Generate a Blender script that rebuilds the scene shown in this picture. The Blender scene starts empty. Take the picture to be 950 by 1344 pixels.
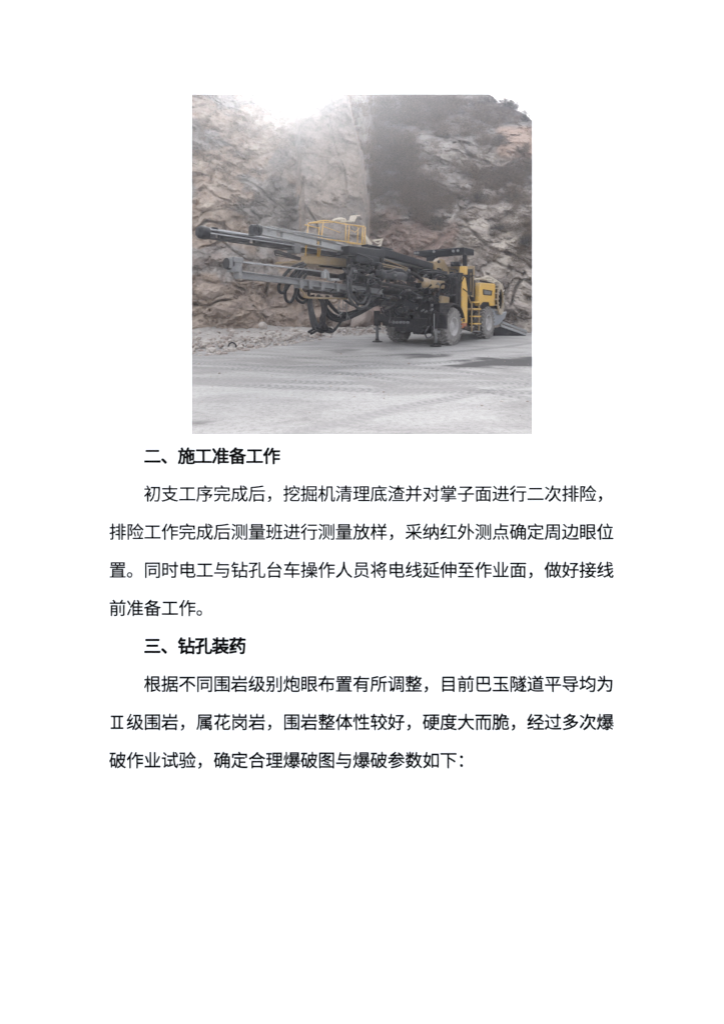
import bpy, bmesh, math, random
import numpy as np
from mathutils import Vector, Matrix, noise
R = math.radians
random.seed(7); rng = np.random.default_rng(7)
S = bpy.context.scene
COL = S.collection
H, F, HY, CX = 1.45, 560.0, 392.0, 475.0          # eye height, focal length / horizon / centre in photo pixels

def W(px, py, Y):
    return Vector(((px-CX)/F*Y, Y, H+(HY-py)/F*Y))

# ------------------------------------------------------------------ helpers
class MB:
    def __init__(s): s.v = []; s.f = []
    def add(s, vs, fs):
        o = len(s.v); s.v += [tuple(v) for v in vs]; s.f += [tuple(i+o for i in f) for f in fs]; return s
    def box(s, c, d, rot=None):
        x, y, z = (k/2 for k in d)
        vs = [Vector(p) for p in ((-x,-y,-z),(x,-y,-z),(x,y,-z),(-x,y,-z),(-x,-y,z),(x,-y,z),(x,y,z),(-x,y,z))]
        if rot: vs = [rot @ v for v in vs]
        return s.add([v+Vector(c) for v in vs], [(0,3,2,1),(4,5,6,7),(0,1,5,4),(1,2,6,5),(2,3,7,6),(3,0,4,7)])
    def bx(s, x0, x1, y0, y1, z0, z1):
        return s.box(((x0+x1)/2,(y0+y1)/2,(z0+z1)/2), (abs(x1-x0),abs(y1-y0),abs(z1-z0)))
    def beam(s, p, q, w, h, h2=None):
        p = Vector(p); q = Vector(q); d = (q-p).normalized()
        up = Vector((0,0,1)) if abs(d.z) < .95 else Vector((1,0,0))
        sd = d.cross(up).normalized(); u = sd.cross(d)
        vs = []
        for e, hh in ((p, h), (q, h2 or h)):
            for a, b in ((-1,-1),(1,-1),(1,1),(-1,1)): vs.append(e+sd*a*w/2+u*b*hh/2)
        return s.add(vs, [(3,2,1,0),(4,5,6,7),(0,1,5,4),(1,2,6,5),(2,3,7,6),(3,0,4,7)])
    def tube(s, pts, r, seg=8, smooth=0, r2=None):
        pts = [Vector(p) for p in pts]
        if smooth: pts = spline(pts, smooth)
        n = len(pts); vs = []; fs = []; prev = None
        for i, p in enumerate(pts):
            d = (pts[min(i+1,n-1)]-pts[max(i-1,0)]).normalized()
            if prev is None:
                a = Vector((0,0,1)) if abs(d.z) < .9 else Vector((1,0,0))
                u = d.cross(a).normalized()
            else:
                u = (prev-d*prev.dot(d))
                u = u.normalized() if u.length > 1e-6 else d.orthogonal().normalized()
            prev = u; w = d.cross(u)
            rr = r if r2 is None else r+(r2-r)*i/(n-1)
            for k in range(seg):
                t = 2*math.pi*k/seg; vs.append(p+u*math.cos(t)*rr+w*math.sin(t)*rr)
        for i in range(n-1):
            for k in range(seg):
                fs.append((i*seg+k, i*seg+(k+1)%seg, (i+1)*seg+(k+1)%seg, (i+1)*seg+k))
        fs.append(tuple(range(seg-1,-1,-1))); fs.append(tuple((n-1)*seg+k for k in range(seg)))
        return s.add(vs, fs)
    def lathe(s, c, axis, prof, seg=24):            # prof: (radius, distance along axis)
        c = Vector(c); a = Vector(axis).normalized(); u = a.orthogonal().normalized(); w = a.cross(u)
        vs = []; fs = []; n = len(prof)
        for r, h in prof:
            for k in range(seg):
                t = 2*math.pi*k/seg; vs.append(c+a*h+u*math.cos(t)*r+w*math.sin(t)*r)
        for i in range(n-1):
            for k in range(seg):
                fs.append((i*seg+k, i*seg+(k+1)%seg, (i+1)*seg+(k+1)%seg, (i+1)*seg+k))
        return s.add(vs, fs)
    def prism(s, poly, c0, c1, ax='y'):              # poly in (x,z), thickness along local y
        n = len(poly)
        if ax == 'y': vs = [(x,c0,z) for x, z in poly]+[(x,c1,z) for x, z in poly]
        else: vs = [(c0,y,z) for y, z in poly]+[(c1,y,z) for y, z in poly]
        fs = [tuple(range(n)), tuple(range(2*n-1,n-1,-1))]+[(i,n+i,n+(i+1)%n,(i+1)%n) for i in range(n)]
        return s.add(vs, fs)
    def build(s, name, mat, parent=None, bevel=0, smooth=False, label=None):
        me = bpy.data.meshes.new(name); me.from_pydata(s.v, [], s.f); me.update()
        bm = bmesh.new(); bm.from_mesh(me); bmesh.ops.recalc_face_normals(bm, faces=bm.faces); bm.to_mesh(me); bm.free()
        if smooth:
            for p in me.polygons: p.use_smooth = len(p.vertices) == 4
        me.materials.append(mat)
        o = bpy.data.objects.new(name, me); COL.objects.link(o)
        if parent: o.parent = parent
        if bevel:
            m = o.modifiers.new('bevel', 'BEVEL'); m.width = bevel; m.segments = 2; m.limit_method = 'ANGLE'
        if label: o['label'] = label
        return o

def spline(pts, n):
    out = []; P = [pts[0]*2-pts[1]]+pts+[pts[-1]*2-pts[-2]]
    for i in range(1, len(P)-2):
        for k in range(n):
            t = k/n; a, b, c, d = P[i-1], P[i], P[i+1], P[i+2]
            out.append(.5*((2*b)+(c-a)*t+(2*a-5*b+4*c-d)*t*t+(3*b-a-3*c+d)*t**3))
    out.append(pts[-1]); return out

def thing(name, label, cat, loc=(0,0,0), rz=0, group=None):
    o = bpy.data.objects.new(name, None); COL.objects.link(o); o.location = loc; o.rotation_euler = (0,0,rz)
    o.empty_display_size = .2
    return tag(o, label, cat, group)
def tag(o, label, cat, group=None):
    o['label'] = label; o['category'] = cat
    if group: o['group'] = group
    return o

def mat_new(name):
    m = bpy.data.materials.new(name); m.use_nodes = True
    nt = m.node_tree; b = nt.nodes['Principled BSDF']; return m, nt, b
def N(nt, t, **kw):
    n = nt.nodes.new(t)
    for k, v in kw.items():
        if k in n.inputs: n.inputs[k].default_value = v
        else: setattr(n, k, v)
    return n
def L(nt, a, ao, b, bi): nt.links.new(a.outputs[ao], b.inputs[bi])
def ramp(nt, stops):
    r = nt.nodes.new('ShaderNodeValToRGB'); e = r.color_ramp.elements
    while len(e) < len(stops): e.new(.5)
    for k, (p, c) in zip(e, stops): k.position = p; k.color = (*c, 1) if len(c) == 3 else c
    return r

def paint(name, col, rough=.6, dust=(.30,.27,.25), amt=.5, metal=0, scale=6, bump=.15):
    m, nt, b = mat_new(name)
    b.inputs['Specular IOR Level'].default_value = .15 if max(col) < .08 else .4
    tc = N(nt, 'ShaderNodeTexCoord')
    n1 = N(nt, 'ShaderNodeTexNoise', Scale=scale, Detail=8.0, Roughness=.7); L(nt, tc, 'Object', n1, 'Vector')
    n2 = N(nt, 'ShaderNodeTexNoise', Scale=scale*7, Detail=4.0, Roughness=.6); L(nt, tc, 'Object', n2, 'Vector')
    geo = N(nt, 'ShaderNodeNewGeometry'); sx = N(nt, 'ShaderNodeSeparateXYZ'); L(nt, geo, 'Normal', sx, 0)
    up = N(nt, 'ShaderNodeMath', operation='MULTIPLY_ADD'); up.inputs[1].default_value = .22; up.inputs[2].default_value = 0
    up.use_clamp = True; L(nt, sx, 'Z', up, 0)                                  # dust settles on upward faces
    ad = N(nt, 'ShaderNodeMath', operation='ADD'); L(nt, n1, 'Fac', ad, 0); L(nt, up, 0, ad, 1)
    r = ramp(nt, [(.62-.3*amt, (0,0,0)), (.86-.25*amt, (amt,)*3)]); L(nt, ad, 0, r, 0)
    mx = N(nt, 'ShaderNodeMix', data_type='RGBA'); mx.inputs[6].default_value = (*col, 1); mx.inputs[7].default_value = (*dust, 1)
    L(nt, r, 0, mx, 0)
    m2 = N(nt, 'ShaderNodeMix', data_type='RGBA', blend_type='MULTIPLY'); m2.inputs[0].default_value = .5
    r2 = ramp(nt, [(.3, (.45,.45,.45)), (.7, (1.25,1.25,1.25))]); L(nt, n2, 'Fac', r2, 0)
    L(nt, mx, 2, m2, 6); L(nt, r2, 0, m2, 7); L(nt, m2, 2, b, 'Base Color')
    b.inputs['Roughness'].default_value = rough; b.inputs['Metallic'].default_value = metal
    bp = N(nt, 'ShaderNodeBump', Strength=bump, Distance=.01); L(nt, n2, 'Fac', bp, 'Height'); L(nt, bp, 0, b, 'Normal')
    return m

M = dict(
    black = paint('black_paint', (.010,.010,.013), .5, (.12,.11,.105), .22),
    dark  = paint('grimy_dark_steel', (.018,.016,.018), .6, (.13,.115,.105), .38),
    oil   = paint('oily_brown_steel', (.035,.026,.022), .45, (.16,.115,.09), .4),
    steel = paint('worn_grey_steel', (.14,.14,.145), .5, (.25,.235,.22), .5, .3),
    alu   = paint('pale_rail_metal', (.25,.25,.252), .45, (.23,.215,.20), .6, .3),
    rod   = paint('polished_rod', (.26,.26,.27), .4, (.22,.21,.2), .4, .5),
    yellow= paint('yellow_paint', (.54,.32,.06), .5, (.33,.26,.18), .55),
    ochre = paint('dirty_ochre_paint', (.25,.17,.075), .6, (.22,.18,.145), .75),
    red   = paint('red_brown_paint', (.30,.09,.04), .6, (.25,.2,.16), .5),
    tyre  = paint('dusty_rubber', (.12,.112,.108), .9, (.27,.253,.24), .75, 0, 4),
    rim   = paint('dusty_rim', (.26,.25,.25), .7, (.36,.34,.33), .8),
    hose  = paint('black_hose_rubber', (.010,.010,.012), .5, (.10,.095,.09), .25),
    greyhose = paint('grey_hose_sleeve', (.035,.035,.038), .6, (.18,.17,.165), .45),
    glass = paint('dark_lens', (.05,.05,.055), .15, (.2,.2,.2), .3),
    lens  = paint('pale_lens', (.16,.16,.17), .2, (.25,.24,.23), .5),
    canvas= paint('tan_canvas', (.50,.44,.36), .85, (.36,.31,.26), .6, 0, 12),
    bumper= paint('grey_counterweight_paint', (.20,.21,.23), .6, (.3,.29,.28), .6),
)

# ------------------------------------------------------------------ page with printed text
def make_page():
    Yp = .85
    def pz(py): return H+(HY-py)/F*Yp
    def pxx(px): return (px-CX)/F*Yp
    m, nt, b = mat_new('white_paper'); b.inputs['Base Color'].default_value = (.92,.92,.92,1); b.inputs['Roughness'].default_value = .95
    b.inputs['Specular IOR Level'].default_value = 0
    mi, nt2, b2 = mat_new('black_ink'); b2.inputs['Base Color'].default_value = (.003,.003,.003,1); b2.inputs['Roughness'].default_value = 1
    b2.inputs['Specular IOR Level'].default_value = 0
    root = thing('document_page', 'large white page with black Chinese text below a square opening onto the work site', 'page', (0,Yp,0))
    X0, X1, Z0, Z1 = -.80, .80, 0, 2.14
    x0, x1, z0, z1 = pxx(252), pxx(698), pz(570), pz(124)
    t = .018; e = .03                     # the cut is bevelled away behind the front face
    o4 = [(X0,Z0),(X1,Z0),(X1,Z1),(X0,Z1)]; i4 = [(x0,z0),(x1,z0),(x1,z1),(x0,z1)]; j4 = [(x0-e,z0-e),(x1+e,z0-e),(x1+e,z1+e),(x0-e,z1+e)]
    vs = [(x,0,z) for x, z in o4+i4]+[(x,t,z) for x, z in o4+j4]
    fs = []
    for k in range(4):
        l = (k+1)%4
        fs += [(k,l,4+l,4+k), (8+k,12+k,12+l,8+l), (4+k,4+l,12+l,12+k), (k,8+k,8+l,l)]
    MB().add(vs, fs).build('paper_sheet', m, root)
    heads = [('二、施工准备工作', 598.5, 189, 22.3), ('三、钻孔装药', 847.5, 189, 22.3)]
    lines = [('初支工序完成后，挖掘机清理底渣并对掌子面进行二次排险，', 648, 189),
             ('排险工作完成后测量班进行测量放样，采纳红外测点确定周边眼位', 698, 143.5),
             ('置。同时电工与钻孔台车操作人员将电线延伸至作业面，做好接线', 748, 143.5),
             ('前准备工作。', 798, 143.5),
             ('根据不同围岩级别炮眼布置有所调整，目前巴玉隧道平导均为', 897.5, 189),
             ('Ⅱ级围岩，属花岗岩，围岩整体性较好，硬度大而脆，经过多次爆', 947.5, 143.5),
             ('破作业试验，确定合理爆破图与爆破参数如下：', 997.5, 143.5)]
    k = Yp/F
    def word(txt, cy, left, pitch, name, off, shifts=((0,0),)):
        # every character set in its own square cell, as the page does
        V = []; Fc = []
        for i, ch in enumerate(txt):
            cu = bpy.data.curves.new('t', 'FONT'); cu.body = ch; cu.size = 1; cu.offset = off; cu.resolution_u = 3
            ob = bpy.data.objects.new('t', cu); COL.objects.link(ob)
            bpy.context.view_layer.update()
            me = bpy.data.meshes.new_from_object(ob.evaluated_get(bpy.context.evaluated_depsgraph_get()))
            bpy.data.objects.remove(ob)
            vs = [v.co.copy() for v in me.vertices]
            if not vs: continue
            sc = EM*22.8*k
            cx = left*k-CX*k+(i)*pitch*k; cz = pz(cy)
            base = len(V)
            polys = [tuple(p.vertices) for p in me.polygons]
            if ch == 'Ⅱ':                                   # full-width roman two: two stems between two bars
                vs = []; polys = []
                for x0_, x1_, y0_, y1_ in ((.10,.98,.87,.96),(.10,.98,.04,.13),(.30,.40,.131,.869),(.66,.76,.131,.869)):
                    b0_ = len(vs); vs += [Vector((XO+.5*(x-.5)*1.6+.42, YO+(y-.5)*.80, 0)) for x, y in ((x0_,y0_),(x1_,y0_),(x1_,y1_),(x0_,y1_))]
                    polys.append((b0_,b0_+1,b0_+2,b0_+3))
            for n_, (sh, sv) in enumerate(shifts):
                base = len(V)
                for v in vs: V.append((cx+(v.x-XO)*sc+(.2+sh)*k, -.0006-.0002*n_, cz+(v.y-YO)*sc+sv*k))
                Fc += [tuple(base+q for q in p) for p in polys]
            bpy.data.meshes.remove(me)
        me = bpy.data.meshes.new(name); me.from_pydata(V, [], Fc); me.update(); me.materials.append(mi)
        o = bpy.data.objects.new(name, me); COL.objects.link(o); o.parent = root
    # measure the em from one full-width character
    cu = bpy.data.curves.new('t', 'FONT'); cu.body = '围'; cu.size = 1
    ob = bpy.data.objects.new('t', cu); COL.objects.link(ob); bpy.context.view_layer.update()
    me = bpy.data.meshes.new_from_object(ob.evaluated_get(bpy.context.evaluated_depsgraph_get())); bpy.data.objects.remove(ob)
    xs = [v.co.x for v in me.vertices]; ys = [v.co.y for v in me.vertices]
    w = max(xs)-min(xs); print('glyph', min(xs), max(xs), min(ys), max(ys))
    EM = .855/w*1.0; XO = (min(xs)+max(xs))/2-.5*w/.855; YO = (min(ys)+max(ys))/2
    for t_, cy, l, p in heads: word(t_, cy, l, p, 'heading_text', 0, ((-.6,.42), (.6,.42), (-.6,-.42), (.6,-.42), (0,.42), (0,-.42), (0,0)))
    for t_, cy, l in lines: word(t_, cy, l, 22.8, 'paragraph_text', 0, ((-.2,.15), (.2,.15), (-.2,-.15), (.2,-.15)))
make_page()

# ------------------------------------------------------------------ ground
def fbm(p, H_=1.0, lac=2.1, o=5): return noise.fractal(Vector(p), H_, lac, int(o))

def road_fields(x, y):
    n = noise.noise(Vector((x*.5, y*.5, 3)))
    return n
def make_road():
    def axis(lo, hi, st, far):
        c = list(np.arange(lo, hi, st)); a = lo; b = hi; s = st
        out = []
        while b < far: out.append(b); s *= 1.35; b += s
        s = st; pre = []
        a = lo-s
        while a > -far: pre.append(a); s *= 1.35; a -= s
        return np.array(pre[::-1]+c+out)
    xs = axis(-9, 11, .07, 320); ys = axis(3.2, 22, .07, 320)
    nx, ny = len(xs), len(ys)
    V = np.zeros((ny, nx, 3)); A = np.zeros((ny, nx, 3))
    for j, y in enumerate(ys):
        for i, x in enumerate(xs):
            z = 0
            px = CX+F*x/y if y > 1 else CX
            if -10 < x < 12 and 2 < y < 23:
                e = edge(x)                                # where the road ends and the rubble verge starts
                q = y-e+.5*noise.noise(Vector((x*.8, y*.8, 1)))
                v = min(max(q/2.6+.15*noise.noise(Vector((x*3, y*3, 6))), 0), 1)
                z = .018*noise.noise(Vector((x*1.3, y*1.3, 0)))+.004*noise.noise(Vector((x*9, y*9, 0)))
                z += v*(.10+.16*max(0, fbm((x*1.1, y*1.1, 5)))+.07*fbm((x*4, y*4, 7)))
                d = v
                # damp patches
                def el(cx, cy, rx, ry, a=0):
                    ca, sa = math.cos(a), math.sin(a); u = (x-cx)*ca+(y-cy)*sa; w = -(x-cx)*sa+(y-cy)*ca
                    return 1-math.sqrt((u/rx)**2+(w/ry)**2)
                nn = .55*noise.noise(Vector((x*1.2, y*2.6, 9)))+.25*noise.noise(Vector((x*4, y*8, 2)))
                p1 = el(3.35, 9.75, 1.75, .75, .35)+nn
                p2 = el(1.55, 10.9, 1.0, .6, .0)+nn*1.2-.15
                p4 = el(-.55, 11.9, .9, .5, .2)+nn*1.2-.25
                p3 = el(-2.0, 5.0, .35, .15)+nn-.1
                wet = max(min(max(p1*3.2, 0), 1), .9*min(max(p2*2, 0), 1), .5*min(max(p3*3, 0), 1), .45*min(max(p4*2, 0), 1))
                # soft contact shadow under and in front of the machine, painted into the ground colour
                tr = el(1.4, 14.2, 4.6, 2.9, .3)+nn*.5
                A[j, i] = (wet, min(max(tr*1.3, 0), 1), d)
            V[j, i] = (x, y, z)
    idx = np.arange(nx*ny).reshape(ny, nx)
    fs = np.stack([idx[:-1,:-1], idx[:-1,1:], idx[1:,1:], idx[1:,:-1]], -1).reshape(-1, 4)
    me = bpy.data.meshes.new('road'); me.from_pydata(V.reshape(-1, 3).tolist(), [], fs.tolist()); me.update()
    ca = me.color_attributes.new('ground', 'FLOAT_COLOR', 'POINT')
    dat = np.ones((nx*ny, 4), dtype=np.float32); dat[:, :3] = A.reshape(-1, 3); ca.data.foreach_set('color', dat.ravel())
    for p in me.polygons: p.use_smooth = True
    m, nt, b = mat_new('dusty_road')
    at = N(nt, 'ShaderNodeVertexColor', layer_name='ground'); sp = N(nt, 'ShaderNodeSeparateColor'); L(nt, at, 0, sp, 0)
    tc = N(nt, 'ShaderNodeTexCoord')
    mp = N(nt, 'ShaderNodeMapping'); mp.inputs['Scale'].default_value = (.5, .9, 1); mp.inputs['Rotation'].default_value = (0,0,.25); L(nt, tc, 'Object', mp, 0)
    n1 = N(nt, 'ShaderNodeTexNoise', Scale=1.1, Detail=9.0, Roughness=.62, Distortion=.8); L(nt, mp, 0, n1, 'Vector')
    n2 = N(nt, 'ShaderNodeTexNoise', Scale=14.0, Detail=6.0, Roughness=.75); L(nt, tc, 'Object', n2, 'Vector')
    n3 = N(nt, 'ShaderNodeTexNoise', Scale=90.0, Detail=3.0, Roughness=.8); L(nt, tc, 'Object', n3, 'Vector')
    r1 = ramp(nt, [(.34, (.275,.262,.251)), (.5, (.355,.340,.327)), (.64, (.405,.39,.375))]); L(nt, n1, 'Fac', r1, 0)
    r2 = ramp(nt, [(.3, (.72,.72,.72)), (.5, (.98,.98,.98)), (.7, (1.1,1.1,1.1))]); L(nt, n2, 'Fac', r2, 0)
    mm = N(nt, 'ShaderNodeMix', data_type='RGBA', blend_type='MULTIPLY'); mm.inputs[0].default_value = 1; L(nt, r1, 0, mm, 6); L(nt, r2, 0, mm, 7)
    r3 = ramp(nt, [(.32, (.66,.66,.66)), (.48, (1.0,1.0,1.0)), (.68, (1.10,1.10,1.10))]); L(nt, n3, 'Fac', r3, 0)
    m3 = N(nt, 'ShaderNodeMix', data_type='RGBA', blend_type='MULTIPLY'); m3.inputs[0].default_value = 1; L(nt, mm, 2, m3, 6); L(nt, r3, 0, m3, 7)
    last = m3
    # tyre tracks: rings of lug marks
    def track(cx, cy, r0, w, amt, last):
        sx = N(nt, 'ShaderNodeSeparateXYZ'); L(nt, tc, 'Object', sx, 0)
        def M2(op, a, bb, cl=False):
            n = N(nt, 'ShaderNodeMath', operation=op); n.use_clamp = cl
            for q, v in enumerate((a, bb)):
                if v is None: continue
                if isinstance(v, (int, float)): n.inputs[q].default_value = v
                else: nt.links.new(v, n.inputs[q])
            return n.outputs[0]
        dx = M2('SUBTRACT', sx.outputs[0], cx); dy = M2('SUBTRACT', sx.outputs[1], cy)
        rr = M2('SQRT', M2('ADD', M2('MULTIPLY', dx, dx), M2('MULTIPLY', dy, dy)), None)
        th = M2('ARCTAN2', dy, dx)
        d = M2('ABSOLUTE', M2('SUBTRACT', rr, r0), None)
        mask = M2('MULTIPLY', M2('SUBTRACT', w, d), 14., True)
        ph = M2('ADD', M2('MULTIPLY', th, r0*2*math.pi/.13), M2('MULTIPLY', d, 26.))
        lug = M2('MULTIPLY_ADD', M2('SINE', ph, None), .5); nt.nodes[-1]
        lugn = [n for n in nt.nodes if n.type == 'MATH' and n.operation == 'MULTIPLY_ADD'][-1]; lugn.inputs[2].default_value = .5
        nz = M2('MULTIPLY', M2('SUBTRACT', n2.outputs[0], .38), 4., True)
        nb = M2('MULTIPLY', M2('SUBTRACT', n1.outputs[0], .36), 5., True)
        fac = M2('MULTIPLY', M2('MULTIPLY', mask, M2('MULTIPLY_ADD', lug, .7)), M2('MULTIPLY', M2('MULTIPLY', nz, nb), amt))
        l2 = [n for n in nt.nodes if n.type == 'MATH' and n.operation == 'MULTIPLY_ADD'][-1]; l2.inputs[2].default_value = .3
        mx = N(nt, 'ShaderNodeMix', data_type='RGBA'); cl_ = M2('MINIMUM', fac, .75); nt.links.new(cl_, mx.inputs[0]); nt.links.new(last.outputs[2], mx.inputs[6]); mx.inputs[7].default_value = (.16,.155,.152,1)
        return mx
    for a in ((1, 26.5, 19.2, .18, 1.5), (1, 26.5, 17.6, .18, 1.4), (-3, 22.5, 13.6, .19, 1.5), (-3, 22.5, 12.1, .18, 1.4), (-9, -6, 18.2, .17, 1.5), (-9, -6, 16.7, .17, 1.4), (12, -9, 18.6, .15, 1.1), (3, 30, 23.4, .18, 1.4), (3, 30, 22.0, .18, 1.4)):
        last = track(*a, last)
    # dust verge, painted contact shadow round the machine, wet patches
    vg = ramp(nt, [(.3, (.26,.235,.215)), (.55, (.36,.33,.305)), (.75, (.42,.395,.37))]); L(nt, n2, 'Fac', vg, 0)
    def over(f, colsock, last, k):
        q = N(nt, 'ShaderNodeMath', operation='MULTIPLY'); q.inputs[1].default_value = k; L(nt, f[0], f[1], q, 0)
        mx = N(nt, 'ShaderNodeMix', data_type='RGBA'); L(nt, q, 0, mx, 0); nt.links.new(last.outputs[2], mx.inputs[6])
        if isinstance(colsock, tuple): mx.inputs[7].default_value = (*colsock, 1)
        else: nt.links.new(colsock, mx.inputs[7])
        return mx
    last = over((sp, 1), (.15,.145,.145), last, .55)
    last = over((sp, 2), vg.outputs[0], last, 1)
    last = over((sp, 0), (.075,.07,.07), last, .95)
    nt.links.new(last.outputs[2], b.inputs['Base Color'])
    b.inputs['Roughness'].default_value = .92; b.inputs['Specular IOR Level'].default_value = .15
    bp = N(nt, 'ShaderNodeBump', Strength=.5, Distance=.02); L(nt, n2, 'Fac', bp, 'Height'); L(nt, bp, 0, b, 'Normal')
    me.materials.append(m)
    o = bpy.data.objects.new('ground', me); COL.objects.link(o); o['kind'] = 'structure'

def edge(x):
    return float(np.interp(x, [-9,-4.4,-3.6,-2.9,-1.94,-.76,1,4,6,11], [8.5,11.0,11.7,12.9,14.6,16.9,18.4,19.4,19.0,17.5]))
make_road()

# ------------------------------------------------------------------ cliff
def ss(a, b, x): 
    t = np.clip((x-a)/(b-a), 0, 1); return t*t*(3-2*t)
def make_cliff():
    px = np.concatenate([np.linspace(-1300, 100, 40)[:-1], np.linspace(100, 236, 30)[:-1], np.arange(236, 714, 1.5), np.linspace(714, 850, 30)[1:], np.linspace(850, 2300, 40)[1:]])
    nc = len(px)
    foot = np.interp(px, [-1300, 100, 250, 330, 420, 500, 560, 640, 700, 800, 2300], [13, 17, 18.3, 19.2, 20.3, 21, 21, 21, 20.5, 19, 15])
    crest = np.interp(px, [-1300, 100, 250, 310, 335, 350, 375, 400, 420, 440, 455, 520, 600, 636, 648, 656, 672, 690, 698, 800, 2300],
                          [ -60,  60,  75, 92, 106, 122, 136, 134, 122, 104, 90, 70, 80, 118, 128, 140, 142, 151, 158, 190, 230])
    NR = 300
    s0 = (-.35-H)/foot; s1 = (HY-crest)/F
    Y = foot.copy(); rows = []
    for i in range(NR+1):
        s = s0+(s1-s0)*i/NR; py = HY-F*s
        rows.append((s.copy(), Y.copy()))
        right = ss(470, 500, px)
        lL = np.where(py > 330, .30, .22)
        lR = .40+.30*ss(330, 270, py)+.22*ss(215, 180, py)
        lean = lL*(1-right)+lR*right
        slab = ss(388, 396, px)*(1-ss(470, 490, px)); lean = lean*(1-slab)+.13*slab
        lean *= 1-.8*ss(436, 446, py)
        Y = Y+lean*Y*((s1-s0)/NR)/(1-lean*s)
    Sg = np.array([r[0] for r in rows]); Yg = np.array([r[1] for r in rows])
    PX = np.broadcast_to(px, Sg.shape); PY = HY-F*Sg
    rx = np.interp(PY.ravel(), [60, 124, 160, 210, 283, 320, 345], [448, 455, 463, 475, 484, 483, 480]).reshape(PY.shape)
    inr = ss(rx+1.2, rx-1.2, PX); 
    low = 1-ss(338, 352, PY)
    lft = ss(392, 398, PX)*ss(225, 250, PY)+ss(330, 400, PX)*(1-ss(225, 250, PY))
    O = -1.5*inr*lft*low
    O += 2.6*(1-inr)*np.exp(-np.clip(PX-rx, 0, 999)/60)*(1-ss(335, 372, PY))
    O += .4*np.exp(-((PX-397-2*np.sin(PY*.09))/2.2)**2)*ss(228, 240, PY)*(1-ss(296, 310, PY))
    # lower rock shelf on the right with a pointed block, orange outcrop near the skyline
    O += -1.1*ss(0, 6, (PX-560)-(330-PY)*.9)*ss(262, 272, PY)*ss(556, 640, PX)
    O += -.9*ss(-3, 3, (PX-672)+(PY-365)*.35)*ss(358, 368, PY)
    O += -1.8*np.exp(-(((PX-672)/34)**2+((PY-190)/20)**2))
    O += -1.0*np.exp(-(((PX-575)/60)**2+((PY-196)/14)**2))
    GR = [([(397,238),(397.5,262),(396,300)],1.4,.45),([(432,160),(440,190),(452,225),(455,250)],1.0,.25),([(398,262),(416,300),(419,312)],1.2,.6),
          ([(252,262),(268,246),(300,262),(330,300)],2,.5),([(252,300),(272,288),(292,296),(300,318)],2.4,.8),([(262,330),(290,322),(330,338)],2,.6),
          ([(290,218),(320,236),(352,262),(392,268)],2,.5),([(300,190),(330,205),(345,240)],2,.5),([(252,372),(290,366),(318,380),(330,400)],2.2,.7),
          ([(256,398),(300,392),(350,412)],1.8,.6),([(345,345),(352,375),(345,400)],2.4,.6),([(330,282),(360,290),(396,312)],1.8,.5),([(300,345),(310,365),(335,372)],1.6,.5),
          ([(598,298),(640,318),(697,352)],2.2,.8),([(640,335),(660,350),(697,372)],2,.8),([(625,345),(640,375),(664,392)],2.2,.7),([(668,400),(680,372),(688,362),(700,372)],1.8,.9),
          ([(560,170),(600,188),(625,214)],2,.6),([(585,186),(612,200),(640,212)],3,.9),([(520,215),(570,212),(610,222)],1.8,.5),([(575,243),(620,246),(660,252)],2,.5),
          ([(500,262),(540,262),(580,276)],1.8,.4),([(490,350),(520,372),(560,392)],2,.5),([(520,340),(545,352),(600,372)],2,.5)]
    G = np.zeros_like(O)
    wob = 9*np.sin(PX*.06+PY*.05)+3*np.sin(PX*.19-PY*.15)
    for pl, wd, dp in GR:
        dm = np.full_like(O, 1e9)
        for (ax, ay), (bx_, by_) in zip(pl, pl[1:]):
            ux, uy = bx_-ax, by_-ay; t_ = np.clip(((PX-ax)*ux+(PY+wob*.5-ay)*uy)/(ux*ux+uy*uy), 0, 1)
            dm = np.minimum(dm, np.hypot(PX-ax-ux*t_, PY+wob*.5-ay-uy*t_))
        g = np.exp(-(dm/wd)**2); O += dp*g*.42; G = np.maximum(G, g*dp*(.35+.65*np.clip(.5+np.sin(PX*.21+PY*.13)+.5*np.sin(PX*.05-PY*.17), 0, 1)))
        side = np.exp(-(dm/(wd*5))**2); O -= .22*dp*side
    # bulging lumps bottom left
    for cx, cy, r1, r2, a in ((275,275,22,26,-.8),(300,330,40,22,-.5),(262,350,20,30,-.4),(345,390,36,16,.7),(300,410,30,14,-.5),(370,330,20,30,.35),(340,250,40,18,-.5),(285,385,18,12,-.5),(450,400,22,14,-.9),(425,415,16,9,-.6),(478,410,18,14,-.8)):
        O += a*np.exp(-(((PX-cx)/r1)**2+((PY-cy)/r2)**2))
    Yb = Yg+O
    X = (PX-CX)/F*Yb; Z = H+Sg*Yb
    nr = NR+1
    disp = np.zeros_like(Yb); c1 = np.zeros_like(Yb); c2 = np.zeros_like(Yb); c3 = np.zeros_like(Yb)
    inslab = inr*lft*low
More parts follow.
